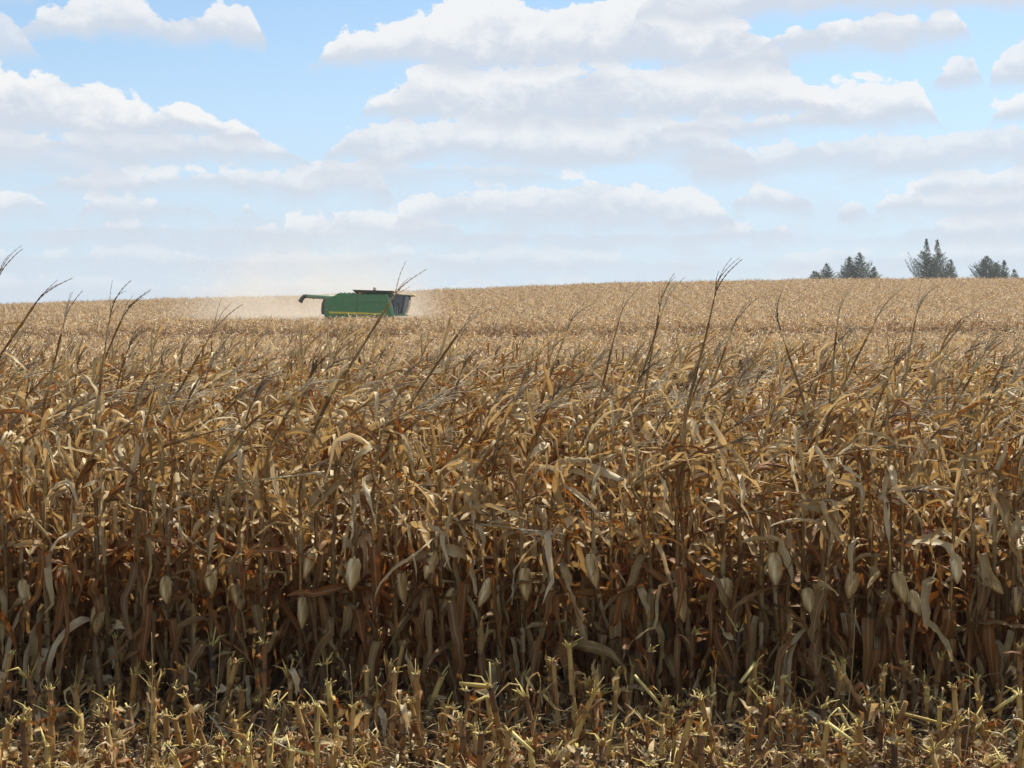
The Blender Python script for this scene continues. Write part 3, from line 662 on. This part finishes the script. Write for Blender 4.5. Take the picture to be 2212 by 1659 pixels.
for i in range(2200):                                           # rags standing among the stubs
    y = q.choice((10.3, 9.58, 8.84))+q.gauss(0, .15); x = q.uniform(-.36*y, .36*y)
    leaf(mb, (x, y, 0), q.uniform(0, 6.28), R(q.uniform(35, 88)), q.uniform(.08, .30), q.uniform(.012, .05), q.choice([q.uniform(.05, .3), q.uniform(.1, .45), q.uniform(.4, .9)]), 6, 2, q.uniform(.3, 1.5), None, q.gauss(0, 2), 1.0, 0, q)
for i in range(4200):
    y = q.choice((10.3, 9.58, 8.84))+q.gauss(0, .2); x = q.uniform(-.36*y, .36*y); z = q.uniform(.02, .42)*q.uniform(.3, 1)
    a = q.uniform(0, 6.28); e = R(q.gauss(20, 35)); d = np.array([math.cos(a)*math.cos(e), math.sin(a)*math.cos(e), math.sin(e)]); L = q.uniform(.03, .13)
    tube(mb, [np.array((x, y, z)), np.array((x, y, z))+d*L*.5, np.array((x, y, z))+d*L+np.array([0, 0, q.uniform(-.03, .02)])], [q.uniform(.0012, .0045)]*2+[.001], 3, q.uniform(.2, .85))
r = link('crop_residue', mb.mesh('crop_residue', [M_straw])); r['kind'] = 'stuff'; r['category'] = 'crop residue'; r['label'] = 'chopped straw and husk pieces littering the ground between the cut stubs'

# ------------------------------------------------------------------ combine harvester
GREEN = plain('green_paint', (.026, .215, .055), .38, dirt=.2); GREEN_LIT = plain('lit_green_paint', (.10, .36, .15), .4, dirt=.15)  # second green is a lit copy: light on post and deck put into the colour
DKG = plain('dark_grey_plastic', (.05, .05, .05), .6, dirt=.3); YEL = plain('yellow_paint', (.78, .60, .03), .5, dirt=.15)
RUB = plain('rubber', (.02, .02, .02), .85, dirt=.4); GLS = plain('tinted_glass', (.02, .03, .035), .08, dirt=.08, spec=.8)
GLL = plain('pale_glass', (.20, .23, .23), .15, dirt=.3, spec=.8); BLK = plain('black_frame', (.015, .015, .015), .5, dirt=.1)  # windscreen glass has a paler base than the side glass, with dirt mottling
STL = plain('pale_metal', (.45, .48, .46), .5, dirt=.2); COR = plain('corn_grain', (.62, .33, .06), .7, scale=25, dirt=.2)
def prism(mb, prof, y0, y1, bev=.0):
    """side profile (x, z) extruded across the machine, edges pulled in a little"""
    n = len(prof); c_ = np.mean(prof, 0); rings = []
    pr = np.array(prof, float)
    for yy, s in ((y0, 1-bev), (y0+(y1-y0)*.04, 1), (y1-(y1-y0)*.04, 1), (y1, 1-bev)):
        q_ = (pr-c_)*s+c_; rings.append(np.stack([q_[:, 0], np.full(n, yy), q_[:, 1]], 1))
    mb.add(np.concatenate(rings), [(i*n+j, i*n+(j+1) % n, (i+1)*n+(j+1) % n, (i+1)*n+j) for i in range(3) for j in range(n)]+[tuple(range(n))[::-1], tuple(3*n+j for j in range(n))], .5)
    return mb
def part(name, mb, m_, par, smooth=False): return link(name, mb.mesh(name, [m_], smooth), par)
def pris(name, prof, y0, y1, m_, par, bev=.02): return part(name, prism(MB(), prof, y0, y1, bev), m_, par)
zx = lambda a: (a-1060)/158.; zz = lambda b: 4.64-(b-520)/158.
cb = thing('combine_harvester', 'green combine harvester with yellow stripe driving right through the far corn', 'combine harvester', (COMB_X, COMB_Y, float(ground(COMB_X, COMB_Y))))
PXY = lambda L: [(zx(a), zz(b)) for a, b in L]
body = pris('body', PXY([(650, 880), (640, 800), (648, 660), (690, 622), (790, 590), (806, 572), (1050, 572), (1060, 580), (1430, 582), (1456, 640), (1500, 880), (1500, 960), (660, 960)]), -1.55, 1.55, GREEN, cb, .015)
# side panels proud of the body with gaps between them
pris('side_panel', PXY([(668, 840), (660, 800), (665, 670), (700, 640), (800, 620), (1040, 606), (1048, 676), (1048, 850), (700, 852)]), -1.62, -1.553, GREEN, cb, .01)
pris('side_panel', PXY([(1062, 676), (1062, 606), (1420, 606), (1440, 676)]), -1.62, -1.553, GREEN, cb, .01)
pris('side_panel', PXY([(1062, 690), (1444, 690), (1478, 850), (1062, 850)]), -1.62, -1.553, GREEN, cb, .01)
pris('stripe', PXY([(705, 796), (1030, 804), (1420, 822), (1424, 832), (1030, 830), (712, 818)]), -1.632, -1.622, YEL, cb, .0)
pris('model_badge', PXY([(1368, 788), (1418, 788), (1418, 797), (1368, 797)]), -1.632, -1.622, YEL, cb, .0)
pris('marker_lamp', PXY([(672, 770), (684, 770), (684, 782), (672, 782)]), -1.632, -1.622, plain('amber_lens', (.8, .4, .03), .2), cb, .0)
pris('rear_hood', PXY([(612, 830), (606, 790), (614, 700), (636, 640), (668, 622), (662, 700), (658, 830)]), -1.5, 1.5, DKG, cb, .02)
pris('engine_deck', PXY([(800, 574), (812, 566), (900, 562), (1046, 568), (1046, 578), (806, 582)]), -1.2, 1.2, GREEN_LIT, cb)
for a in (830, 880, 940, 990): pris('deck_vent', PXY([(a, 564), (a+22, 563), (a+22, 556), (a, 557)]), -1.0, -.3, BLK, cb)
# flared grain tank: thin sloping walls around a heap of grain
tk = MB(); x0, x1, X0, X1 = zx(1055), zx(1428), zx(998), zx(1512); zb, zt = zz(582), zz(524); w0, w1 = 1.2, 1.65
for (a, b) in (((x0, -w0), (x1, -w0)), ((x1, -w0), (x1, w0)), ((x1, w0), (x0, w0)), ((x0, w0), (x0, -w0))):
    def o_(p): return (X0 if p[0] == x0 else X1, math.copysign(w1, p[1]))
    A, B = o_(a), o_(b); za = lambda X_: zt-(.0 if X_ < 1.5 else .09)
    V_ = [(a[0], a[1], zb), (b[0], b[1], zb), (B[0], B[1], za(B[0])), (A[0], A[1], za(A[0]))]
    cen = np.array([(x0+x1)/2, 0, 0]); V2 = [np.array(v)+nrm((cen-np.array(v))*np.array([1, 1, 0]))*.05 for v in V_]
    tk.add(V_+V2, [(0, 1, 2, 3), (7, 6, 5, 4), (0, 4, 5, 1), (1, 5, 6, 2), (2, 6, 7, 3), (3, 7, 4, 0)], .5)
tank = part('grain_tank', tk, plain('tank_extension', (.03, .055, .03), .6, dirt=.3), cb)
gm = MB(); V_ = []; nn_ = 12
for i in range(nn_+1):
    for j in range(nn_+1):
        a, b = i/nn_*2-1, j/nn_*2-1; V_.append(((x0+x1)/2+a*(X1-X0)*.44, b*w1*.84, zt-.22+.26*max(0, 1-math.hypot(a*.9, b))+random.uniform(-.01, .01)))
gm.add(V_, [(i*(nn_+1)+j, i*(nn_+1)+j+1, (i+1)*(nn_+1)+j+1, (i+1)*(nn_+1)+j) for i in range(nn_) for j in range(nn_)], .5)
link('grain_heap', gm.mesh('grain_heap', [COR]), tank)
pris('tank_gusset', PXY([(1072, 576), (1090, 550), (1122, 576)]), -1.5, -1.42, plain('orange_gusset', (.55, .25, .05), .6), cb)
fm = MB(); tube(fm, [(zx(1258), -.1, zz(545)), (zx(1258), -.1, zz(500)), (zx(1258), -.1, zz(486))], [.13, .13, .11], 14)
part('filling_spout', fm, STL, cb, True)
# unloading auger folded back along the far side
am = MB(); tube(am, [(zx(830), 1.45, zz(612)), (zx(600), 1.5, zz(603)), (zx(350), 1.5, zz(590))], [.18, .165, .155], 16)
aug = part('unloading_auger', am, plain('auger_paint', (.24, .38, .20), .5, dirt=.25), cb, True)
sm = MB(); tube(sm, [(zx(362), 1.5, zz(588)), (zx(330), 1.5, zz(592)), (zx(300), 1.5, zz(625)), (zx(278), 1.5, zz(668))], [.165, .17, .17, .20], 14)
link('auger_spout', sm.mesh('auger_spout', [RUB]), aug)
for a in (448, 620): 
    bm_ = MB(); tube(bm_, [(zx(a), 1.5, zz(606)), (zx(a), 1.5, zz(632))], .035, 6); link('auger_bracket', bm_.mesh('bracket', [BLK]), aug)
# front frame post, cab
pris('front_post', PXY([(1418, 585), (1446, 590), (1475, 680), (1518, 820), (1520, 860), (1488, 860), (1450, 690)]), -1.66, -1.45, GREEN_LIT, cb, .0)
cab = pris('cab', PXY([(1474, 604), (1690, 604), (1700, 640), (1690, 720), (1655, 800), (1640, 826), (1525, 826)]), -.95, .95, GLS, cb, .0)
pris('windscreen', PXY([(1656, 606), (1694, 606), (1706, 645), (1697, 722), (1662, 800), (1645, 824), (1622, 824), (1632, 740), (1650, 650)]), -1.0, 1.0, GLL, cab, .0)
pris('door_pillar', PXY([(1630, 604), (1652, 604), (1640, 700), (1608, 826), (1592, 826), (1622, 700)]), -1.02, -.955, BLK, cab, .0)
pris('door_pillar', PXY([(1468, 604), (1484, 604), (1532, 826), (1518, 826)]), -1.02, -.955, BLK, cab, .0)
pris('cab_seat', PXY([(1545, 680), (1575, 675), (1580, 740), (1600, 745), (1600, 760), (1550, 760)]), -1.0, -.957, DKG, cab, .0)
roof = pris('cab_roof', PXY([(1444, 586), (1500, 578), (1600, 580), (1720, 588), (1730, 598), (1700, 606), (1450, 604)]), -1.1, 1.1, plain('cab_roof_paint', (.03, .06, .035), .5, dirt=.35), cb, .02)
pris('roof_trim', PXY([(1444, 582), (1500, 574), (1600, 577), (1600, 582), (1500, 580), (1446, 588)]), -.9, .9, plain('dusty_orange_trim', (.55, .33, .10), .6), roof, .0)
lm = MB(); tube(lm, [(zx(1728), -.95, zz(594)), (zx(1745), -.95, zz(588)), (zx(1762), -.95, zz(586))], [.05, .085, .07], 10)
link('work_light', lm.mesh('work_light', [plain('yellow_lamp', (.8, .65, .10), .3)]), roof)
lm = MB(); tube(lm, [(zx(1728), .95, zz(594)), (zx(1745), .95, zz(588)), (zx(1762), .95, zz(586))], [.05, .085, .07], 10)
link('work_light', lm.mesh('work_light', [bpy.data.materials['yellow_lamp']]), roof)
mm = MB(); tube(mm, [(zx(1700), -1.0, zz(606)), (zx(1716), -1.35, zz(620))], .02, 6); tube(mm, [(zx(1716), -1.38, zz(606)), (zx(1718), -1.38, zz(650))], [.07, .07], 8); part('mirror', mm, BLK, cb)
lad = MB()
for xx in (1538, 1562):
    tube(lad, [(zx(xx-4), -1.5, zz(738)), (zx(xx), -1.55, zz(790)), (zx(xx+4), -1.6, zz(880))], .022, 6)
for k in range(6): tube(lad, [(zx(1540), -1.56, zz(800+k*26)), (zx(1564), -1.56, zz(800+k*26))], .018, 5)
part('ladder', lad, STL, cb, True)
pris('platform', PXY([(1500, 826), (1660, 826), (1660, 842), (1500, 842)]), -1.5, 1.5, GREEN_LIT, cb, .0)
def wheel(x, y, r, w):
    t_ = MB(); prof = [(r*.55, -w/2), (r*.9, -w/2), (r, -w*.36), (r, w*.36), (r*.9, w/2), (r*.55, w/2)]; n = 36; V_ = []
    for i in range(n):
        a = 6.283*i/n; k_ = 1.0 if i % 2 else .965
        for rr, yy in prof: V_.append((rr*(k_ if rr > r*.95 else 1)*math.cos(a), yy, rr*(k_ if rr > r*.95 else 1)*math.sin(a)))
    m_ = len(prof); t_.add(V_, [(i*m_+j, i*m_+j+1, ((i+1) % n)*m_+j+1, ((i+1) % n)*m_+j) for i in range(n) for j in range(m_-1)], .5)
    wh = link('wheel', t_.mesh('tyre', [RUB]), cb, (x, y, r))
    r_ = MB(); tube(r_, [(0, -w*.3, 0), (0, -w*.1, 0), (0, w*.3, 0)], [r*.54, r*.56, r*.54], 24); link('rim', r_.mesh('rim', [YEL]), wh)
for yy in (-1.35, 1.35): wheel(2.2, yy, .95, .7); wheel(-1.9, yy, .6, .45)
pris('feeder_house', PXY([(1500, 960), (1640, 960), (1830, 1180), (1830, 1230), (1560, 1100)]), -.7, .7, GREEN, cb)
hd = MB(); prism(hd, [(4.55, .35), (4.6, 1.15), (5.0, 1.2), (5.2, .5)], -3.1, 3.1)
head = part('corn_head', hd, GREEN, cb)
for k in range(9):
    s_ = MB(); yk = -3.04+k*.76; V_ = [(5.0, yk-.25, .35), (5.0, yk+.25, .35), (5.0, yk, .95), (6.9, yk, .12)]
    s_.add([(5.0, yk-.27, .3), (5.0, yk+.27, .3), (5.0, yk+.18, .85), (5.0, yk-.18, .85), (6.2, yk-.16, .15), (6.2, yk+.16, .15), (6.2, yk+.08, .42), (6.2, yk-.08, .42), (6.95, yk, .1)],
           [(0, 3, 2, 1), (0, 1, 5, 4), (1, 2, 6, 5), (2, 3, 7, 6), (3, 0, 4, 7), (4, 5, 8), (5, 6, 8), (6, 7, 8), (7, 4, 8)], .5)
    link('snout', s_.mesh('snout', [GREEN]), head)

# ------------------------------------------------------------------ cedars beyond the ridge
def cedar_mat(name, c0, c1):
    m, g = mat(name); tc = g.new('ShaderNodeTexCoord'); t = attr(g, 'tone')
    c = g.mix(t, (*c0, 1), (*c1, 1)); c = g.mix(g.m('MULTIPLY', g.noise(tc.outputs['Object'], .9, 4, .6), .8), c, (.05, .06, .035, 1))
    pb = g.new('ShaderNodeBsdfPrincipled'); g.put(pb.inputs['Base Color'], c); pb.inputs['Roughness'].default_value = .7
    tr = g.new('ShaderNodeBsdfTranslucent'); g.put(tr.inputs[0], c); mx = g.new('ShaderNodeMixShader'); mx.inputs[0].default_value = .45
    m.node_tree.links.new(pb.outputs[0], mx.inputs[1]); m.node_tree.links.new(tr.outputs[0], mx.inputs[2]); return finish(m, g, mx.outputs[0])
CD = [cedar_mat('cedar_dark', (.04, .065, .035), (.11, .16, .075)), cedar_mat('cedar_grey', (.065, .085, .055), (.17, .20, .12)), cedar_mat('cedar_yellow', (.08, .105, .035), (.17, .20, .07))]
BARK = plain('cedar_bark', (.10, .075, .055), .9)
def cedar(label, x0, x1, xt, yt, m_, seed, spire=0., open_=0., d=300., leanx=0.):
    q = random.Random(seed); X_ = lambda a: WX((3100+a/2.221)/1.852, d); Z_ = lambda b: WZ((900+b/2.221)/1.852, d)
    xc = X_(xt); zb = float(ground(xc, d)); zt = Z_(yt); H = zt-zb; wl, wr = xc-X_(x0), X_(x1)-xc; zv = Z_(478)-zb
    root = thing('cedar_tree', label, 'tree', (xc, d, zb), group='cedars beyond the ridge')
    tm = MB(); tube(tm, [(0, 0, -.2), (0, 0, H*.5), (0, 0, H*.98)], [.22, .12, .02], 8, .5); link('trunk', tm.mesh('trunk', [BARK]), root)
    mb = MB(); V_, F_, T_ = [], [], []
    def prof(t):                                               # t: 0 at the lowest boughs, 1 at the tip
        if spire and t > 1-spire: return .36*((1-t)/spire)**1.1+.012+.05*max(0, math.sin(t*75))*(1-t)/spire
        u_ = t/(1-spire) if spire else t
        return (1-u_)**.75*(.85 if spire else 1.1)+(.36 if spire else 0)
    z = max(.3, zv-1.3); z0 = z
    while z < H:
        t = (z-z0)/(H-z0)
        for k in range(8 if t < .7 else 5):
            a = q.uniform(0, 6.283); side = (wr if math.cos(a) > 0 else wl); dep = (wl+wr)/2
            L = prof(t)*math.hypot(side*math.cos(a), dep*math.sin(a))*q.uniform(.75, 1.2+.15*open_)
            d_ = np.array([math.cos(a), math.sin(a), q.uniform(.0, .35)]); tn = q.uniform(0, 1)
            nb = max(3, int(L/.14)); p = np.array([0, 0, z])
            bt = MB(); pts_ = []
            for i in range(nb):
                p = p+d_*L/nb; d_ = d_+np.array([0, 0, q.uniform(-.02, .14)]); pts_.append(p.copy())
                f = i/nb
                if f < .12: continue
                wdt = (.30*(1-f)+.10)*(1-.25*open_)
                for _ in range(5 if open_ < .5 else 4):
                    c_ = p+np.array([q.gauss(0, wdt*.5), q.gauss(0, wdt*.5), q.gauss(0, wdt*.35)])
                    s_ = q.uniform(.10, .20); e1 = nrm(np.array([q.gauss(0, 1), q.gauss(0, 1), q.gauss(0, .6)+.5])); e2_ = nrm(np.cross(e1, [q.gauss(0, 1), q.gauss(0, 1), q.gauss(0, 1)]))
                    b_ = len(V_); V_ += [c_-e2_*s_*.35, c_+e2_*s_*.35, c_+e1*s_*1.5]; F_.append((b_, b_+1, b_+2)); T_ += [tn]*3
            if L > .5: tube(tm, [(0, 0, z), pts_[len(pts_)//2], pts_[-1]], [.035, .02, .006], 3, .5)
        z += .27 if t < .75 else .16
    for zz_ in np.arange(H-.5, H+.12, .04):
        for _ in range(3):
            c_ = np.array([q.gauss(0, .05), q.gauss(0, .05), zz_]); b_ = len(V_); e1 = nrm(np.array([q.gauss(0, .5), q.gauss(0, .5), 1])); V_ += [c_-np.array([.04, 0, 0]), c_+np.array([.04, 0, 0]), c_+e1*.2]; F_.append((b_, b_+1, b_+2)); T_ += [.5]*3
    mb.add(V_, F_, T_); link('crown', mb.mesh('crown', [m_], False), root)
    return root
cedar('low yellowish-green cedar bush, leftmost of the trees on the ridge', 298, 445, 340, 420, CD[2], 1)
cedar('small dark pointed cedar just right of the low yellowish bush', 378, 532, 452, 352, CD[0], 2, open_=.6)
cedar('grey-green cedar on the left side of the second tree clump', 555, 740, 655, 292, CD[1], 3, open_=.3)
cedar('tallest bushy cedar in the second tree clump from the left', 640, 862, 742, 256, CD[1], 4, open_=.5)
cedar('low yellow-green cedar on the right side of the second tree clump', 800, 938, 872, 385, CD[2], 5, open_=.4)
cedar('left spired cedar of the tall twin cedars, with one branch sticking out', 1190, 1430, 1340, 136, CD[0], 6, spire=.42, open_=.6)
cedar('right spired cedar of the tall twin cedars', 1345, 1540, 1434, 142, CD[1], 7, spire=.34, open_=.6, d=303)
cedar('wide open-branched grey cedar at the right foot of the twin cedars', 1440, 1606, 1556, 318, CD[1], 8, open_=.9, d=298)
cedar('broad dark cedar in the rightmost tree clump', 1742, 2010, 1872, 286, CD[0], 9, open_=.3)
cedar('olive cedar filling the right half of the rightmost clump', 1880, 2060, 1950, 345, CD[2], 12, d=302)
cedar('narrow pointed cedar right of the broad dark one', 1985, 2085, 2028, 326, CD[0], 10, open_=.5, d=298)
cedar('smallest cedar at the far right end of the ridge', 2075, 2168, 2118, 405, CD[0], 11, open_=.8)

# ------------------------------------------------------------------ dust behind the combine
def dust(name, label, x0, x1, y0, y1, z1, dens, cx_, spread_x, hgt):
    mb = MB(); c_ = np.array([(x0+x1)/2, (y0+y1)/2, 0]); zb = float(ground(c_[0], c_[1]))-.5
    V_ = [(x, y, z) for z in (zb, z1) for x, y in ((x0, y0), (x1, y0), (x1, y1), (x0, y1))]
    mb.add(np.array(V_), [(3, 2, 1, 0), (4, 5, 6, 7), (0, 1, 5, 4), (1, 2, 6, 5), (2, 3, 7, 6), (3, 0, 4, 7)], .5)
    m, g = mat(name+'_volume'); geo = g.new('ShaderNodeNewGeometry'); pos = geo.outputs['Position']
    s3 = g.new('ShaderNodeSeparateXYZ'); m.node_tree.links.new(pos, s3.inputs[0]); X_, Y_, Z_ = s3.outputs
    n = g.noise(g.vm('MULTIPLY', pos, (.16, .16, .22)), 1, 3, .55)
    rel = g.m('DIVIDE', g.m('SUBTRACT', Z_, zb), z1-zb)
    xr = g.m('DIVIDE', g.m('SUBTRACT', X_, cx_), spread_x)
    fx = g.m('MULTIPLY', g.sstep(X_, x0+.3, x0+17), g.m('SUBTRACT', 1.0, g.sstep(X_, x1-9, x1-.3)))
    # plume top rises from the machine to the left
    hh = g.m('MULTIPLY_ADD', g.m('SUBTRACT', n, .5), hgt*1.2, hgt)
    fz = g.m('EXPONENT', g.m('MULTIPLY', g.m('DIVIDE', g.m('SUBTRACT', Z_, zb+.5), hh), -1.0))
    fz = g.m('MULTIPLY', fz, g.m('SUBTRACT', 1.0, g.sstep(rel, .6, .99)))
    fn = g.sstep(n, .30, .62)
    de = g.m('MULTIPLY', g.m('MULTIPLY', fx, fz), g.m('MULTIPLY', g.m('MULTIPLY_ADD', fn, .9, .25), dens))
    pv = g.new('ShaderNodeVolumePrincipled'); pv.inputs['Color'].default_value = (.92, .85, .74, 1); pv.inputs['Anisotropy'].default_value = .2
    g.put(pv.inputs['Density'], de)
    o_ = g.new('ShaderNodeOutputMaterial'); m.node_tree.links.new(pv.outputs[0], o_.inputs['Volume'])
    m.cycles.volume_step_rate = 1.0
    o = link(name, mb.mesh(name, [m], False)); o['kind'] = 'stuff'; o['label'] = label; o['category'] = 'dust'
dust('dust_cloud', 'tan dust plume hanging in the air behind and left of the combine', WX(290, 128), WX(985, 128), 122.5, 138, 16, .40, 0, 1, 2.5)

# ------------------------------------------------------------------ air
mb = MB(); V_ = [(x, y, z) for z in (-26, 22) for x, y in ((-260, -30), (260, -30), (260, 420), (-260, 420))]
mb.add(np.array(V_, float), [(3, 2, 1, 0), (4, 5, 6, 7), (0, 1, 5, 4), (1, 2, 6, 5), (2, 3, 7, 6), (3, 0, 4, 7)], .5)
m, g = mat('haze_volume'); pv = g.new('ShaderNodeVolumePrincipled'); pv.inputs['Color'].default_value = (.88, .94, 1.0, 1); pv.inputs['Density'].default_value = .00032
o_ = g.new('ShaderNodeOutputMaterial'); m.node_tree.links.new(pv.outputs[0], o_.inputs['Volume'])
o = link('haze', mb.mesh('haze', [m], False)); o['kind'] = 'stuff'; o['label'] = 'thin pale haze in the air over the field'; o['category'] = 'haze'
